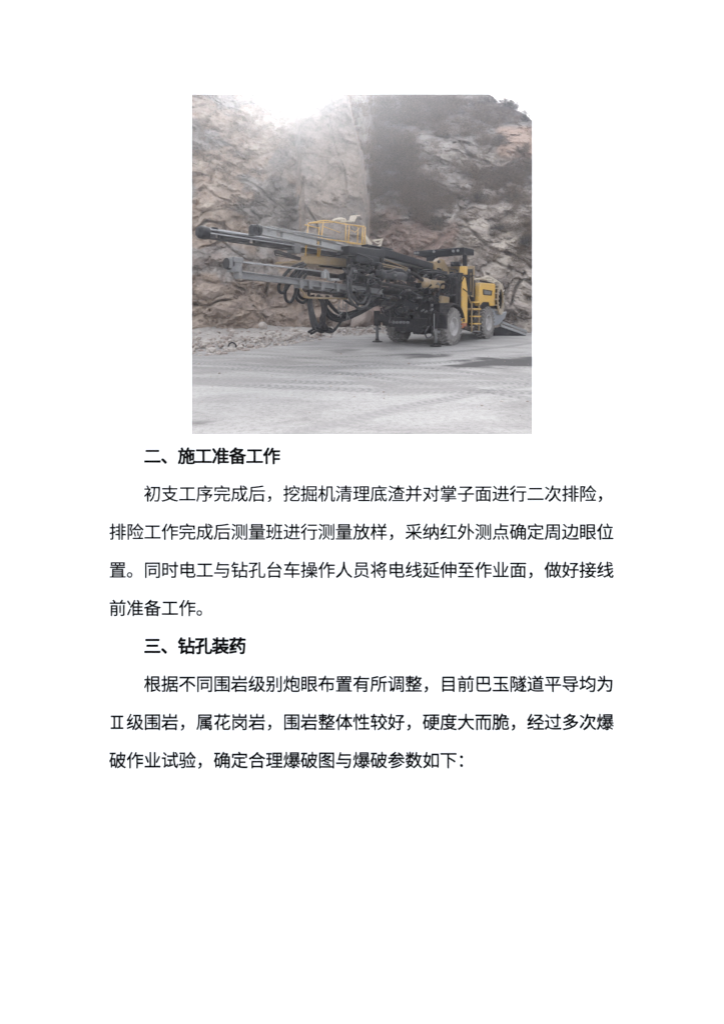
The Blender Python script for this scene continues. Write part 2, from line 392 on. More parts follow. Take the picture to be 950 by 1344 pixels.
    for i in range(nr):
        for j in range(nc):
            x, y, z = X[i,j], Yb[i,j], Z[i,j]
            p = Vector((x, y, z))
            sl = inslab[i,j]
            q = Vector((x*.42+z*.15, y*.3, z*.55))
            big = noise.ridged_multi_fractal(q, .9, 2.1, 4, 1.0, 2.0)
            med = noise.fractal(Vector((x*1.3, y*1.3, z*1.9+x*.5)), .8, 2.2, 5)
            v = noise.voronoi(Vector((x*.55+.35*med, y*.5, z*.8-x*.25+.3*med)))
            blk = (v[0][1]-v[0][0])
            v2 = noise.voronoi(Vector((x*2.3+.3*med, y*2.3, z*3.1+x*.6)))
            blk2 = (v2[0][1]-v2[0][0])
            amp = (1-.62*sl)*(.82 if x > 1 else .85)
            disp[i,j] = amp*(-.36*(big-1)-.24*med-.95*min(blk, .5)**.8-.12*min(blk2, .4))-.06*med
            c1[i,j] = noise.fractal(Vector((x*.33, y*.33, z*.45+7)), 1, 2, 4); c2[i,j] = med; c3[i,j] = min(blk, blk2*.6+.02)
    fade = ss(452, 440, PY)*(.35+.65*ss(440, 410, PY))
    Yd = Yb+disp*fade
    X = (PX-CX)/F*Yd; Z = H+Sg*Yd
    # albedo by place
    def C(r, g, b): return np.array([r, g, b])[None, None, :]
    def mixc(a, b, f): return a*(1-f[..., None])+b*f[..., None]
    tan, pale, grey, soil, dark, orange = C(.31,.243,.20), C(.43,.37,.315), C(.27,.265,.26), C(.225,.165,.145), C(.15,.118,.103), C(.40,.285,.225)
    n1 = np.clip(c1*.9+.5, 0, 1); n2 = np.clip(c2*.7+.5, 0, 1)
    base = mixc(tan*np.ones_like(X)[..., None], pale, n1*n2)
    base = mixc(base, grey*1.0, ss(.55, .8, 1-n1)*.7)
    base = mixc(base, C(.24,.19,.17), ss(.5, .75, n2)*ss(300, 340, PY)*.6)
    slabc = mixc(C(.165,.150,.142)*np.ones_like(X)[..., None], C(.27,.232,.205), np.clip(n1*.7+n2*.4, 0, 1)); base = mixc(base, slabc, inslab)
    # right side
    rt = ss(0, 6, PX-rx)
    rc = mixc(C(.28,.262,.248)*np.ones_like(X)[..., None], C(.43,.39,.355), n1)
    rc = mixc(rc, dark, ss(.45, .65, n2)*.5)
    soilz = ss(262, 280, PY-(PX-480)*.25+8*np.sin(PX*.15))
    rc = mixc(rc, mixc(soil*np.ones_like(X)[..., None], C(.30,.235,.205), n2), soilz)
    lowr = ss(0, 10, (PX-588)-(330-PY)*.35)*ss(268, 278, PY)
    rc = mixc(rc, mixc(C(.30,.265,.24)*np.ones_like(X)[..., None], C(.46,.41,.36), n1), lowr)
    rc = mixc(rc, C(.21,.18,.165)*np.ones_like(X)[..., None], lowr*ss(.45, .7, n2)*.7)
    rc = mixc(rc, orange, .8*ss(645, 658, PX)*ss(162, 170, PY)*ss(212, 198, PY-(PX-650)*.1))
    brz = brush_density(PX, PY); rc = mixc(rc, dark*1.0, np.clip(brz, 0, 1)*.4)
    base = mixc(base, rc, rt*(1-inslab)*ss(455, 470, PX+ss(345, 360, PY)*30))
    cr = ss(.10, .0, c3); base = mixc(base, base*.5, np.clip(cr*.35+G*.28, 0, .5))      # colour darkened along the joints and grooves
    # plateau behind the crest so the cliff is a solid hill
    back = []
    for k in range(1, 9):
        yy = Yd[-1]+k*k*1.2; back.append((yy, (PX[-1]-CX)/F*Yd[-1]*(1+.0*k), Z[-1]-.05*k*k))
    XX = np.vstack([X]+[b[1][None] for b in back]); YY = np.vstack([Yd]+[b[0][None] for b in back]); ZZ = np.vstack([Z]+[b[2][None] for b in back])
    CC = np.concatenate([base]+[np.broadcast_to(dark, (1, nc, 3))]*8, 0)
    n = XX.shape[0]
    V = np.stack([XX, YY, ZZ], -1).reshape(-1, 3)
    idx = np.arange(n*nc).reshape(n, nc)
    fs = np.stack([idx[:-1,:-1], idx[:-1,1:], idx[1:,1:], idx[1:,:-1]], -1).reshape(-1, 4)
    me = bpy.data.meshes.new('cliff'); me.from_pydata(V.tolist(), [], fs.tolist()); me.update()
    ca = me.color_attributes.new('rock', 'FLOAT_COLOR', 'POINT')
    dat = np.ones((n*nc, 4), dtype=np.float32); dat[:, :3] = CC.reshape(-1, 3); ca.data.foreach_set('color', dat.ravel())
    m, nt, b = mat_new('cliff_rock')
    at = N(nt, 'ShaderNodeVertexColor', layer_name='rock'); tc = N(nt, 'ShaderNodeTexCoord')
    n1 = N(nt, 'ShaderNodeTexNoise', Scale=2.2, Detail=10.0, Roughness=.72, Distortion=.5); L(nt, tc, 'Object', n1, 'Vector')
    n2 = N(nt, 'ShaderNodeTexNoise', Scale=11.0, Detail=8.0, Roughness=.75); L(nt, tc, 'Object', n2, 'Vector')
    r1 = ramp(nt, [(.32, (.74,.73,.73)), (.5, (.98,.97,.96)), (.68, (1.2,1.18,1.15))]); L(nt, n1, 'Fac', r1, 0)
    r2 = ramp(nt, [(.36, (.78,.77,.76)), (.5, (1,1,1)), (.66, (1.12,1.11,1.1))]); L(nt, n2, 'Fac', r2, 0)
    a = N(nt, 'ShaderNodeMix', data_type='RGBA', blend_type='MULTIPLY'); a.inputs[0].default_value = 1; L(nt, at, 0, a, 6); L(nt, r1, 0, a, 7)
    c = N(nt, 'ShaderNodeMix', data_type='RGBA', blend_type='MULTIPLY'); c.inputs[0].default_value = 1; L(nt, a, 2, c, 6); L(nt, r2, 0, c, 7)
    L(nt, c, 2, b, 'Base Color'); b.inputs['Roughness'].default_value = .95; b.inputs['Specular IOR Level'].default_value = .1
    bp = N(nt, 'ShaderNodeBump', Strength=.6, Distance=.10); L(nt, n1, 'Fac', bp, 'Height')
    b2 = N(nt, 'ShaderNodeBump', Strength=.5, Distance=.03); L(nt, n2, 'Fac', b2, 'Height'); L(nt, bp, 0, b2, 'Normal'); L(nt, b2, 0, b, 'Normal')
    me.materials.append(m)
    o = bpy.data.objects.new('cliff', me); COL.objects.link(o); o['kind'] = 'structure'
    def at_(qx, qy):
        j = int(np.argmin(abs(px-qx))); col = PY[:, j]; i = int(np.argmin(abs(col-qy)))
        return Vector((X[i,j], Yd[i,j], Z[i,j]))
    return at_

BR = [(520,228,48,50,1.0),(505,190,45,40,.75),(556,266,40,34,1.0),(574,292,12,16,.6),(590,262,30,20,.45),(488,300,8,30,.5),
      (560,150,110,24,.9),(650,150,50,16,1.0),(600,172,40,10,.8),(645,185,22,9,.9),(655,240,40,18,.8),(640,262,30,9,.9),(675,262,25,10,.8),(685,215,20,25,.5),
      (660,300,22,14,.55),(685,330,16,26,.6),(640,330,14,10,.35),(560,235,30,14,.5),(690,345,10,14,.5),(700,290,20,20,.5),(620,225,30,7,.5)]
def brush_density(PX, PY):
    d = np.zeros_like(np.asarray(PX, dtype=float)*1.0)
    for cx, cy, rx, ry, a in BR:
        d = np.maximum(d, a*np.clip(1.5*(1-((PX-cx)/rx)**2-((PY-cy)/ry)**2), 0, 1))
    return d
at_cliff = make_cliff()

# ------------------------------------------------------------------ dry brush
def brush_mat(name, stops):
    m, nt, b = mat_new(name)
    at = N(nt, 'ShaderNodeNewGeometry'); r = ramp(nt, stops); L(nt, at, 'Random Per Island', r, 0); L(nt, r, 0, b, 'Base Color')
    b.inputs['Roughness'].default_value = .9; b.inputs['Specular IOR Level'].default_value = .1
    return m
bm1 = brush_mat('dry_twigs', [(0, (.06,.046,.042)), (.45, (.165,.125,.105)), (.8, (.30,.235,.19)), (1, (.20,.175,.115))])
bm2 = brush_mat('dark_twigs', [(0, (.03,.028,.03)), (.6, (.075,.065,.062)), (1, (.10,.095,.07))])

def clump_template(n, seed):
    r = np.random.default_rng(seed); tris = []
    for k in range(n):
        a = r.uniform(0, 2*np.pi); tilt = abs(r.normal(0, .65)); ln = r.uniform(.35, 1.0)
        d = np.array([np.sin(tilt)*np.cos(a), np.sin(tilt)*np.sin(a), np.cos(tilt)])
        p = np.array([r.normal(0, .16), r.normal(0, .16), -.08]); w = r.uniform(.006, .014)
        seg = 4; q = p
        for s in range(seg):
            d2 = d+r.normal(0, .28, 3)+np.array([0, 0, -.10*s]); d2 /= np.linalg.norm(d2)
            nq = q+d2*ln/seg
            sd = np.cross(d2, r.normal(0, 1, 3)); sd /= np.linalg.norm(sd)
            ww = w*(1-s/seg*.7)
            tris.append((q-sd*ww, q+sd*ww, nq))
            for t in range(2):
                e = d2+r.normal(0, .7, 3); e /= np.linalg.norm(e); s2 = np.cross(e, r.normal(0, 1, 3)); s2 /= np.linalg.norm(s2)
                L_ = r.uniform(.08, .22); tris.append((nq-s2*.005, nq+s2*.005, nq+e*L_))
                if r.random() < .35:
                    c = nq+e*L_*r.uniform(.4, 1); l1 = r.normal(0, .022, 3); l2 = r.normal(0, .022, 3); tris.append((c, c+l1, c+l2))
            q = nq; d = d2
    return np.array(tris)                       # (T,3,3)
TPL = [clump_template(60, 10+i) for i in range(6)]
def merged(items, name, mat):
    out = []
    for pos, sc, rz, t in items:
        c, s = math.cos(rz), math.sin(rz); Rm = np.array([[c,-s,0],[s,c,0],[0,0,1]])
        out.append((TPL[t].reshape(-1, 3)@Rm.T)*np.array(sc)+np.array(pos))
    v = np.concatenate(out); nt_ = len(v)//3
    me = bpy.data.meshes.new(name); me.vertices.add(len(v)); me.vertices.foreach_set('co', v.astype(np.float32).ravel())
    me.loops.add(len(v)); me.loops.foreach_set('vertex_index', np.arange(len(v), dtype=np.int32))
    me.polygons.add(nt_); me.polygons.foreach_set('loop_start', np.arange(0, len(v), 3, dtype=np.int32)); me.update(); me.validate()
    me.materials.append(mat); o = bpy.data.objects.new(name, me); COL.objects.link(o); return o
items = []; tries = 0
while len(items) < 760 and tries < 40000:
    tries += 1
    x = random.uniform(455, 720); y = random.uniform(118, 372)
    if x < np.interp(y, [124,160,210,283,340], [457,465,478,487,486]) and random.random() < .6: continue
    if random.random() > float(brush_density(np.array([x]), np.array([y]))[0])*.9*min(1, max(.12, .75+1.6*noise.noise(Vector((x*.055, y*.075, 4)))))+.012: continue
    p = at_cliff(x, y)
    k = random.uniform(.45, 1.0)*(p.y/24)
    items.append(((p.x, p.y-.1, p.z), (k, k, k*random.uniform(.7, 1.1)), random.uniform(0, 6.3), random.randrange(6)))
for _ in range(60):                                           # thin scrub on the ledges left of the slab
    x = random.uniform(245, 345); y = random.uniform(150, 240); p = at_cliff(x, y); k = random.uniform(.2, .45)
    items.append(((p.x, p.y, p.z), (k, k, k), random.uniform(0, 6.3), random.randrange(6)))
o = merged(items, 'dry_brush', bm1); o['kind'] = 'stuff'; tag(o, 'leafless grey brown brush covering the rocky hillside', 'brush')
shr = [(645,136,1.5,'dark leafy shrub standing on the skyline beside the patch of sky'),
       (668,146,1.2,'low dark shrub on the skyline just right of the tallest one'),
       (690,156,1.2,'dark shrub where the skyline meets the right edge of the picture'),
       (574,296,1.0,'dark shrub hanging on the slope above the left end of the canopy'),
       (655,186,.8,'dark shrub at the left foot of the orange rock outcrop'),
       (628,262,.9,'rounded shrub on the ledge above the pale rock shelf'),
       (670,264,.9,'wide brown shrub on the ledge near the right edge above the pale shelf'),
       (652,306,.8,'grey shrub growing on the pale rock shelf above the canopy'),
       (686,318,.9,'dark shrub on the steep pale rock near the right edge'),
       (487,326,.6,'dark twigs added for the shadowed crevice at the bottom right foot of the tall rock slab')]  # last entry: twig clump added to darken a crevice that is only in shadow
for x, y, k, lb in shr:
    p = at_cliff(x, y); k *= p.y/26
    it = [((random.gauss(0,.22)*k, random.gauss(0,.2)*k, random.gauss(0,.12)*k), (k*.75,)*3, random.uniform(0,6.3), random.randrange(6)) for _ in range(4)]
    o = merged(it, 'shrub', bm2); o.location = (p.x, p.y-.25, p.z); tag(o, lb, 'shrub', 'dark shrubs on the hillside')

# ------------------------------------------------------------------ rocks and rubble
def rock_verts(r, seed, flat=.7, sub=2):
    bm = bmesh.new(); bmesh.ops.create_icosphere(bm, subdivisions=sub, radius=1)
    for v in bm.verts:
        q = v.co*1.1+Vector((seed*3.1, seed*1.7, 0)); vo = noise.voronoi(q)
        v.co *= (1+.35*noise.noise(q*.8)-.25*(vo[0][0]))
        v.co.z *= flat; v.co *= r
    vs = [v.co.copy() for v in bm.verts]; fs = [tuple(v.index for v in f.verts) for f in bm.faces]; bm.free(); return vs, fs
rockmat = paint('pale_rubble_rock', (.36,.31,.275), .95, (.45,.42,.39), .6, 0, 5, .5)
darkrock = paint('brown_rubble_rock', (.24,.19,.165), .95, (.38,.34,.31), .5, 0, 5, .5)
def gz(x, y): return 0.1 if y > edge(x)+.8 else 0.02
bd = [(258,440,.42,'pale boulder in the verge at the left edge of the picture'),
      (303,436,.30,'pale boulder on the verge below the tip of the lower feed beam'),
      (385,436,.30,'flat pale rock on the verge left of the hanging hose bundle'),
      (447,424,.62,'large angular tan boulder under the front of the drill booms'),
      (473,424,.70,'large brown boulder between the hanging hoses and the far jack'),
      (487,408,.55,'tan boulder leaning on the cliff behind the far jack'),
      (430,408,.60,'pale boulder on the cliff foot seen through the hose legs'),
      (345,430,.34,'low tan rock on the verge in front of the hollow in the cliff'),
      (362,438,.20,'small pale stone lying at the road edge in the left verge')]
for i, (x, y, r, lb) in enumerate(bd):
    Yd = 16.8+(440-y)*.1+(1.2 if x > 400 else 0); X = (x-CX)/F*Yd; z = max(0, H+(HY-y)/F*Yd)
    mb = MB(); mb.add(*rock_verts(r*(.62 if i in (0,1,2,7,8) else .9), i+1, .62, 3)); o = mb.build('boulder', darkrock if i in (1,3,4,6,8) else rockmat)
    o.location = (X, Yd, z+r*.2); o.rotation_euler = (.2*i, .1*i, i); tag(o, lb, 'boulder', 'boulders along the foot of the cliff')
mb = MB(); mb2 = MB(); tp = [rock_verts(1, 20+i, .65, 1) for i in range(8)]
for k in range(5200):
    x = random.uniform(-7, 9); e = edge(x)
    if k < 4300: y = e+abs(random.gauss(0, 2.6))-.5
    else: y = random.uniform(5, e)
    if k < 4300: r = min(.012+random.expovariate(1/.032), .17)
    else: r = min(.006+random.expovariate(1/.008), .035)
    if 1 < x < 6 and y < 19 and k < 4300 and random.random() < .6: continue
    v, f = tp[k%8]; a = random.uniform(0, 6.3); c, s = math.cos(a), math.sin(a)
    q = min(max((y-e)/1.6, 0), 1); z0 = q*.13+(.0 if q == 0 else r*.2)
    (mb if k%3 else mb2).add([(x+(p.x*c-p.y*s)*r, y+(p.x*s+p.y*c)*r, z0+p.z*r) for p in v], f)
o = mb.build('rubble', rockmat); o['kind'] = 'stuff'; tag(o, 'pale loose rubble and gravel along the foot of the cliff', 'rubble')
o = mb2.build('gravel', darkrock); o['kind'] = 'stuff'; tag(o, 'brown gravel scattered over the verge and the road', 'gravel')

# ------------------------------------------------------------------ the drilling rig
R0 = (2.0, 13.99); fw = (-.618, -.786); nn_ = (.786, -.618)
rig = thing('drill_rig', 'yellow and black tunnel drilling rig with long booms, parked on jacks beside the cliff', 'drilling rig',
            (R0[0], R0[1], 0), math.atan2(fw[1], fw[0]))
def K(px, py, c):
    a = (px-CX)/F
    x = (a*(R0[1]+nn_[1]*c)-R0[0]-nn_[0]*c)/(fw[0]-a*fw[1]); Y = R0[1]+fw[1]*x+nn_[1]*c
    return Vector((x, c, H+(HY-py)/F*Y))
def KX(px, py, x):
    a = (px-CX)/F
    c = (a*(R0[1]+fw[1]*x)-R0[0]-fw[0]*x)/(nn_[0]-a*nn_[1]); Y = R0[1]+fw[1]*x+nn_[1]*c
    return Vector((x, c, H+(HY-py)/F*Y))

# wheels
def wheel(x, c, r=.575, w=.36):
    s = 1 if c > 0 else -1
    wh = MB(); h = w/2
    prof = [(.30,-h),(r-.14,-h),(r-.065,-h*.93),(r-.045,-h*.72),(r-.045,h*.72),(r-.065,h*.93),(r-.14,h),(.30,h)]
    wh.lathe((x,c,r), (0,1,0), prof, 40)
    for k in range(26):                                  # chunky lugs, two staggered rows
        for side in (-1, 1):
            t = 2*math.pi*(k+.5*(side > 0))/26
            rot = Matrix.Rotation(t, 3, 'Y')@Matrix.Rotation(side*.35, 3, 'Z')
            cc = Vector((x,c+side*h*.5,r))+Matrix.Rotation(t, 3, 'Y')@Vector((0,0,r-.018))
            wh.box(cc, (.066,h*.92,.07), Matrix.Rotation(t, 3, 'Y')@Matrix.Rotation(side*.45, 3, 'Z'))
            cc2 = Vector((x,c+side*h*.97,r))+Matrix.Rotation(t, 3, 'Y')@Vector((0,0,r-.07))
            wh.box(cc2, (.055,.035,.12), Matrix.Rotation(t, 3, 'Y'))
    wo = wh.build('wheel', M['tyre'], rig, .006)
    rm = MB(); q = s
    rm.lathe((x,c,r), (0,q,0), [(.305,h*.86),(.30,h*1.0),(.275,h*1.02),(.25,h*.75),(.23,h*.35),(.15,h*.30),(.14,h*.62),(.10,h*.70),(.001,h*.70)], 32)
    rm.lathe((x,c,r), (0,-q,0), [(.305,h*.86),(.27,h*.9),(.2,h*.5),(.001,h*.5)], 24)
    for k in range(10):
        t = 2*math.pi*k/10; rm.lathe((x+.19*math.cos(t),c,r+.19*math.sin(t)), (0,q,0), [(.016,h*.3),(.016,h*.44),(.001,h*.45)], 6)
    rm.build('rim', M['rim'], wo, 0, True)
for x in (0, -2.8):
    for c in (.93, -.93): wheel(x, c)

B = lambda: MB()
# chassis
m = B(); m.bx(-4.0,1.0,-.42,.42,.42,.86); m.bx(-1.25,.9,-.72,.72,.62,1.02); m.bx(-4.15,-1.9,-.62,.62,.62,1.16); m.bx(-1.9,-1.3,-.15,.15,.35,.9)
m.beam((0,-.8,.57),(0,.8,.57),.22,.22); m.beam((-2.8,-.8,.57),(-2.8,.8,.57),.22,.22); m.build('chassis_frame', M['dark'], rig, .02)
fp = B(); fp.prism([(-.62,.56),(.42,.54),(.72,.66),(.72,.86),(-.62,.86)], .98, 1.06, 'x'); fr = fp.build('front_bumper', M['dark'], rig, .015)
for k in range(5):
    p = KX(517+k*4.6, 423.2, 1.07); m = B(); m.lathe(p, (1,0,0), [(.045,-.02),(.045,.05),(.038,.055),(.001,.055)], 14); m.build('lamp', M['lens'], fr, 0, True)
for x in (.95, .5):
    m = B(); m.box((x-.35, .25, .46), (.3,.4,.24)); m.build('undercarriage_tank', M['dark'], rig, .03)
# wheel arches
for c0, c1 in ((.62,1.16),(-1.16,-.62)):
    for xc in (0,):
        m = B(); pts = [(math.sin(a)*.68*1.0+xc, .60+math.cos(a)*.68) for a in np.linspace(-1.25,1.45,12)]
        for (x0,z0),(x1,z1) in zip(pts, pts[1:]): m.beam((x0,(c0+c1)/2,z0),(x1,(c0+c1)/2,z1), c1-c0, .03)
        m.bx(.55,.66,c0,c1,.55,.98); m.build('fender', M['dark'], rig, .008)
# jacks
def jack(x, c, top, dark):
    m = B(); m.box((x,c,top-.18), (.17,.17,.50)); m.beam((x-.35,c*.7,.75),(x,c,.75),.16,.18); j = m.build('jack', M['dark'], rig, .012)
    m = B(); m.tube([(x,c,.03),(x,c,top-.3)], .052, 12); m.build('jack_rod', M['steel'], j, 0, True)
    m = B(); m.lathe((x,c,0), (0,0,1), [(.001,.012),(.17,.012),(.17,.035),(.07,.06),(.06,.12)], 20); m.build('foot_plate', M['dark'], j)
    m = B(); m.lathe((x,c,.45), (0,0,1), [(.05,-.03),(.13,-.03),(.13,.03),(.05,.03)], 16); m.build('jack_collar', M['steel'], j)
jack(.74, .86, .98, 0); jack(.74, -1.32, .98, 0)
m = B(); m.tube([(.835,.86,.46),(.835,.86,1.0)], .016, 8); m.build('jack_pipe', M['alu'], rig)
m = B(); m.beam((.5,-.7,.8),(.74,-1.32,.85),.2,.22); m.beam((.5,.6,.8),(.74,.86,.85),.2,.22); m.build('jack_bracket', M['dark'], rig, .02)

# front superstructure: turret plates, valve banks
m = B(); m.bx(-.95,.55,-.85,.9,1.02,1.32); m.bx(-.9,.2,-.95,.55,1.3,1.95); m.bx(-1.05,-.35,.3,1.0,1.3,2.15); m.bx(.2,.75,-.8,-.25,1.0,1.55); m.bx(.2,.8,.15,.7,1.0,1.5)
m.build('boom_turret', M['dark'], rig, .03)
m = B()
for k in range(9): m.box((-.05+.06*(k%3), -.75+.17*k, 1.40+.08*(k%2)), (.3,.12,.26))
m.build('valve_bank', M['black'], rig, .01)
m = B(); m.prism([(-.9,1.0),(.3,1.05),(.7,1.4),(.45,1.85),(-.2,2.0),(-.9,1.9)], -.99, -.93); m.prism([(-.9,1.0),(.2,1.05),(.55,1.3),(.3,1.7),(-.2,1.9),(-.9,1.9)], .52, .57)
m.build('turret_plate', M['oil'], rig, .01)
# ochre joints
m = B()
p = K(556,371,.75); q = K(571,372,.75); m.lathe(p, (1,0,.0), [(.001,-.16),(.13,-.16),(.15,-.1),(.15,.12),(.12,.17),(.001,.17)], 18)
m.build('boom_joint', M['ochre'], rig, 0, True)
m = B(); m.beam(K(552,372,.70),K(580,374,.70),.22,.26); m.build('slewing_cylinder', M['ochre'], rig, .04)
m = B(); m.prism([(K(578,388,.8).x,K(578,388,.8).z),(K(588,390,.8).x,K(588,390,.8).z),(K(587,402,.8).x,K(587,402,.8).z),(K(576,401,.8).x,K(576,401,.8).z)], .75,.85); m.build('ochre_bracket', M['ochre'], rig, .01)

# ---- feeds and booms (long axis along the machine)
def feed(name, P, Q, w, h, mat, label, slots=()):
    P = Vector(P); Q = Vector(Q); d = (Q-P).normalized(); u = Vector((0,0,1)); u = (u-d*u.dot(d)).normalized(); s = d.cross(u)
    m = B()
    # C-section: top and bottom flange with web
    m.beam(P+u*h*.42, Q+u*h*.42, w, h*.16); m.beam(P-u*h*.42, Q-u*h*.42, w, h*.16)
    Ln = (Q-P).length; cuts = [0]
    for a, b in slots: cuts += [a, b]
    cuts.append(1)
    for k in range(0, len(cuts), 2):
        m.beam(P+d*Ln*cuts[k], P+d*Ln*cuts[k+1], w*.5, h*.70)
    o = m.build(name, mat, rig, .006, label=label)
    return o, P, Q, d, u, s
# feed A: dark upper rail, far side
oA, P, Q, d, u, s = feed('feed_beam', K(272,308,-.45), K(560,352,-.45), .17, .145, M['dark'], 'dark upper feed beam with round black end, reaching farthest left', ((.02,.03),(.115,.13)))
m = B(); m.tube([P+u*.125,K(452,334,-.45)+u*.12], .022, 8); m.tube([P+s*.11+u*.02,K(452,334,-.45)+s*.11+u*.02], .014, 8); m.tube([P-s*.11+u*.02,K(452,334,-.45)-s*.11+u*.02], .014, 8); m.tube([P+u*.10-s*.07,K(452,334,-.45)+u*.10-s*.07], .018, 8); m.tube([P+u*.10+s*.07,K(452,334,-.45)+u*.10+s*.07], .018, 8); m.build('drill_rod', M['rod'], oA, 0, True)
m = B(); m.lathe(P-d*.07+u*.03, d, [(.001,-.13),(.09,-.13),(.125,-.09),(.13,0),(.12,.08),(.08,.12),(.001,.12)], 18); m.box(P+d*.14+u*.1, (.12,.14,.12)); m.build('end_stop', M['black'], oA, .01, True)
m = B(); p = K(386,328,-.45); m.box(p+u*.06, (.2,.26,.30)); m.box(p+d*.12+u*.12, (.12,.2,.14)); m.build('rod_guide', M['steel'], oA, .015)
m = B(); m.beam(K(362,330,-.45),K(398,341,-.45),.1,.07); m.tube([K(360,329,-.4),K(362,335,-.4),K(368,336,-.4),K(396,342,-.4)], .015, 6, 4); m.build('guide_arm', M['dark'], oA, .01)
# feed B: pale beam with window cut-outs, black drum at the tip
oB, P, Q, d, u, s = feed('feed_beam', K(341,302.5,.45), K(560,350,.45), .17, .17, M['alu'], 'pale upper feed beam with square cut-outs and a ragged black end', ((.06,.085),(.235,.26),(.45,.47)))
m = B(); m.lathe(P-d*.10+u*.0, d, [(.001,-.10),(.08,-.10),(.10,-.03),(.075,0),(.11,.02),(.11,.09),(.06,.12),(.001,.12)], 12); m.box(P-d*.14-u*.06, (.12,.16,.12)); m.build('end_stop', M['black'], oB, .008)
m = B(); m.tube([K(352,299,.45)+u*.02,K(440,316,.45)+u*.05], .02, 6); m.tube([K(352,303,.55),K(372,301,.55),K(440,318,.55)], .012, 6); m.build('feed_pipe', M['steel'], oB, 0, True)
m = B(); m.beam(K(493,330,.5), K(563,350,.5), .30, .20); m.beam(K(478,322,.5), K(512,328,.5), .22, .05); m.build('rear_feed_cover', M['black'], oB, .02)
m = B(); m.box(K(566,350,.5), (.12,.34,.32)); m.build('feed_end_plate', M['ochre'], oB, .02)
# drill carriage in the middle of feed B, frames below
m = B(); m.beam(K(450,329,.55),K(497,334,.55),.40,.22); m.beam(K(462,338,.62),K(492,344,.62),.30,.22); p = K(458,345,.6); m.build('rock_drill', M['black'], oB, .03)
m = B()
for a, b in (((458,338),(458,392)),((467,338),(466,385)),((476,345),(476,372)),((494,338),(496,372)),((500,332),(499,360))): m.beam(K(*a,.6), K(*b,.6), .10, .10)
m.beam(K(455,352,.6),K(500,358,.6),.1,.08); m.beam(K(455,372,.6),K(498,378,.6),.12,.10); m.build('carriage_frame', M['dark'], rig, .01)
m = B(); m.prism([(K(a,b,.5).x,K(a,b,.5).z) for a,b in ((492,334),(502,336),(500,356),(493,356))], .5,.56); m.build('carriage_plate', M['oil'], rig, .01)
# feed C: lower silver channel
oC, P, Q, d, u, s = feed('feed_beam', K(316,361,.62), K(500,383,.62), .15, .13, M['steel'], 'silver lower feed beam with bent end bracket, nearest the camera', ())
m = B(); m.tube([K(314,343.5,.62),K(428,357,.62)], .017, 8); m.build('drill_rod', M['rod'], oC, 0, True)
m = B(); m.beam(K(303,341,.62),K(316,342,.62),.18,.10); m.box(K(306,349,.62), (.16,.16,.22)); m.beam(K(312,344,.62),K(313,366,.62),.16,.07); m.beam(K(301,339,.66),K(301,352,.66),.14,.06); m.build('end_bracket', M['steel'], oC, .01)
m = B(); m.lathe(K(300,346,.62), d, [(.001,-.05),(.10,-.05),(.11,.02),(.09,.07),(.001,.07)], 12); m.build('end_stop', M['dark'], oC, 0)
m = B(); m.tube([K(426,355,.66),K(430,358,.66),K(431,366,.66),K(436,368,.66)], .035, 8, 4); m.box(K(425,361,.66), (.07,.1,.14)); m.box(K(437,367,.66), (.28,.14,.05)); m.build('rod_clamp', M['alu'], oC, .005)
m = B()
for k in (392,404,420,440): m.box(K(k, 373+(k-392)*.11, .62), (.10,.20,.16))
m.build('feed_slide', M['steel'], oC, .01)
# lower boom assembly
m = B(); m.tube([K(400,379,.35),K(520,392,.35)], .075, 14); m.build('boom_extension', M['oil'], rig, 0, True)
m = B(); m.tube([K(403,377,.5),K(455,383,.5)], .05, 12); m.tube([K(415,378,.5),K(424,379,.5)], .062, 12); m.build('feed_cylinder', M['steel'], rig, 0, True)
m = B(); m.tube([K(398,388,.5),K(405,390.5,.5),K(455,392,.5)], .022, 8, 3); m.tube([K(387,369,.5),K(398,384,.5),K(404,390,.5)], .022, 8, 3); m.build('hose_guard_bar', M['ochre'], rig, 0, True)
m = B(); m.tube([K(400,357,-.1),K(500,372,-.1)], .07, 12); m.tube([K(420,347,-.2),K(500,358,-.2)], .06, 12); m.build('boom_extension', M['dark'], rig, 0, True)
m = B(); m.beam(K(440,384,.1),K(545,392,.1),.22,.22); m.beam(K(470,395,.2),K(540,398,.2),.2,.2); m.build('lower_boom', M['dark'], rig, .03)
m = B(); m.lathe(K(500,360,.72), (K(540,364,.72)-K(500,360,.72)), [(.001,-.05),(.10,-.05),(.125,.0),(.125,.08),(.115,.1),(.115,.5),(.125,.52),(.125,.6),(.11,.62),(.11,1.1),(.001,1.15)], 18); m.build('boom_cylinder', M['greyhose'], rig, 0, True, label='dusty grey cylinder with bands at the front of the rig')
m = B(); m.tube([K(498,372,.72),K(548,380,.72)], .05, 10); m.tube([K(541,358,.8),K(556,369,.8)], .05, 10); m.tube([K(500,380,.3),K(560,388,.3)], .09, 12); m.build('boom_cylinder', M['dark'], rig, 0, True)
m = B(); m.tube([K(505,343,.1),K(575,360,.1)], .10, 14); m.tube([K(505,350,-.3),K(570,362,-.3)], .12, 14); m.build('main_boom', M['dark'], rig, 0, True)
m = B(); m.tube([K(500,346,.65),K(536,354,.65)], .02, 6); m.tube([K(500,349,.62),K(538,356,.62)], .015, 6); m.tube([K(505,341,.6),K(535,352,.6)], .015, 6); m.build('pipe', M['ochre'], rig, 0, True)
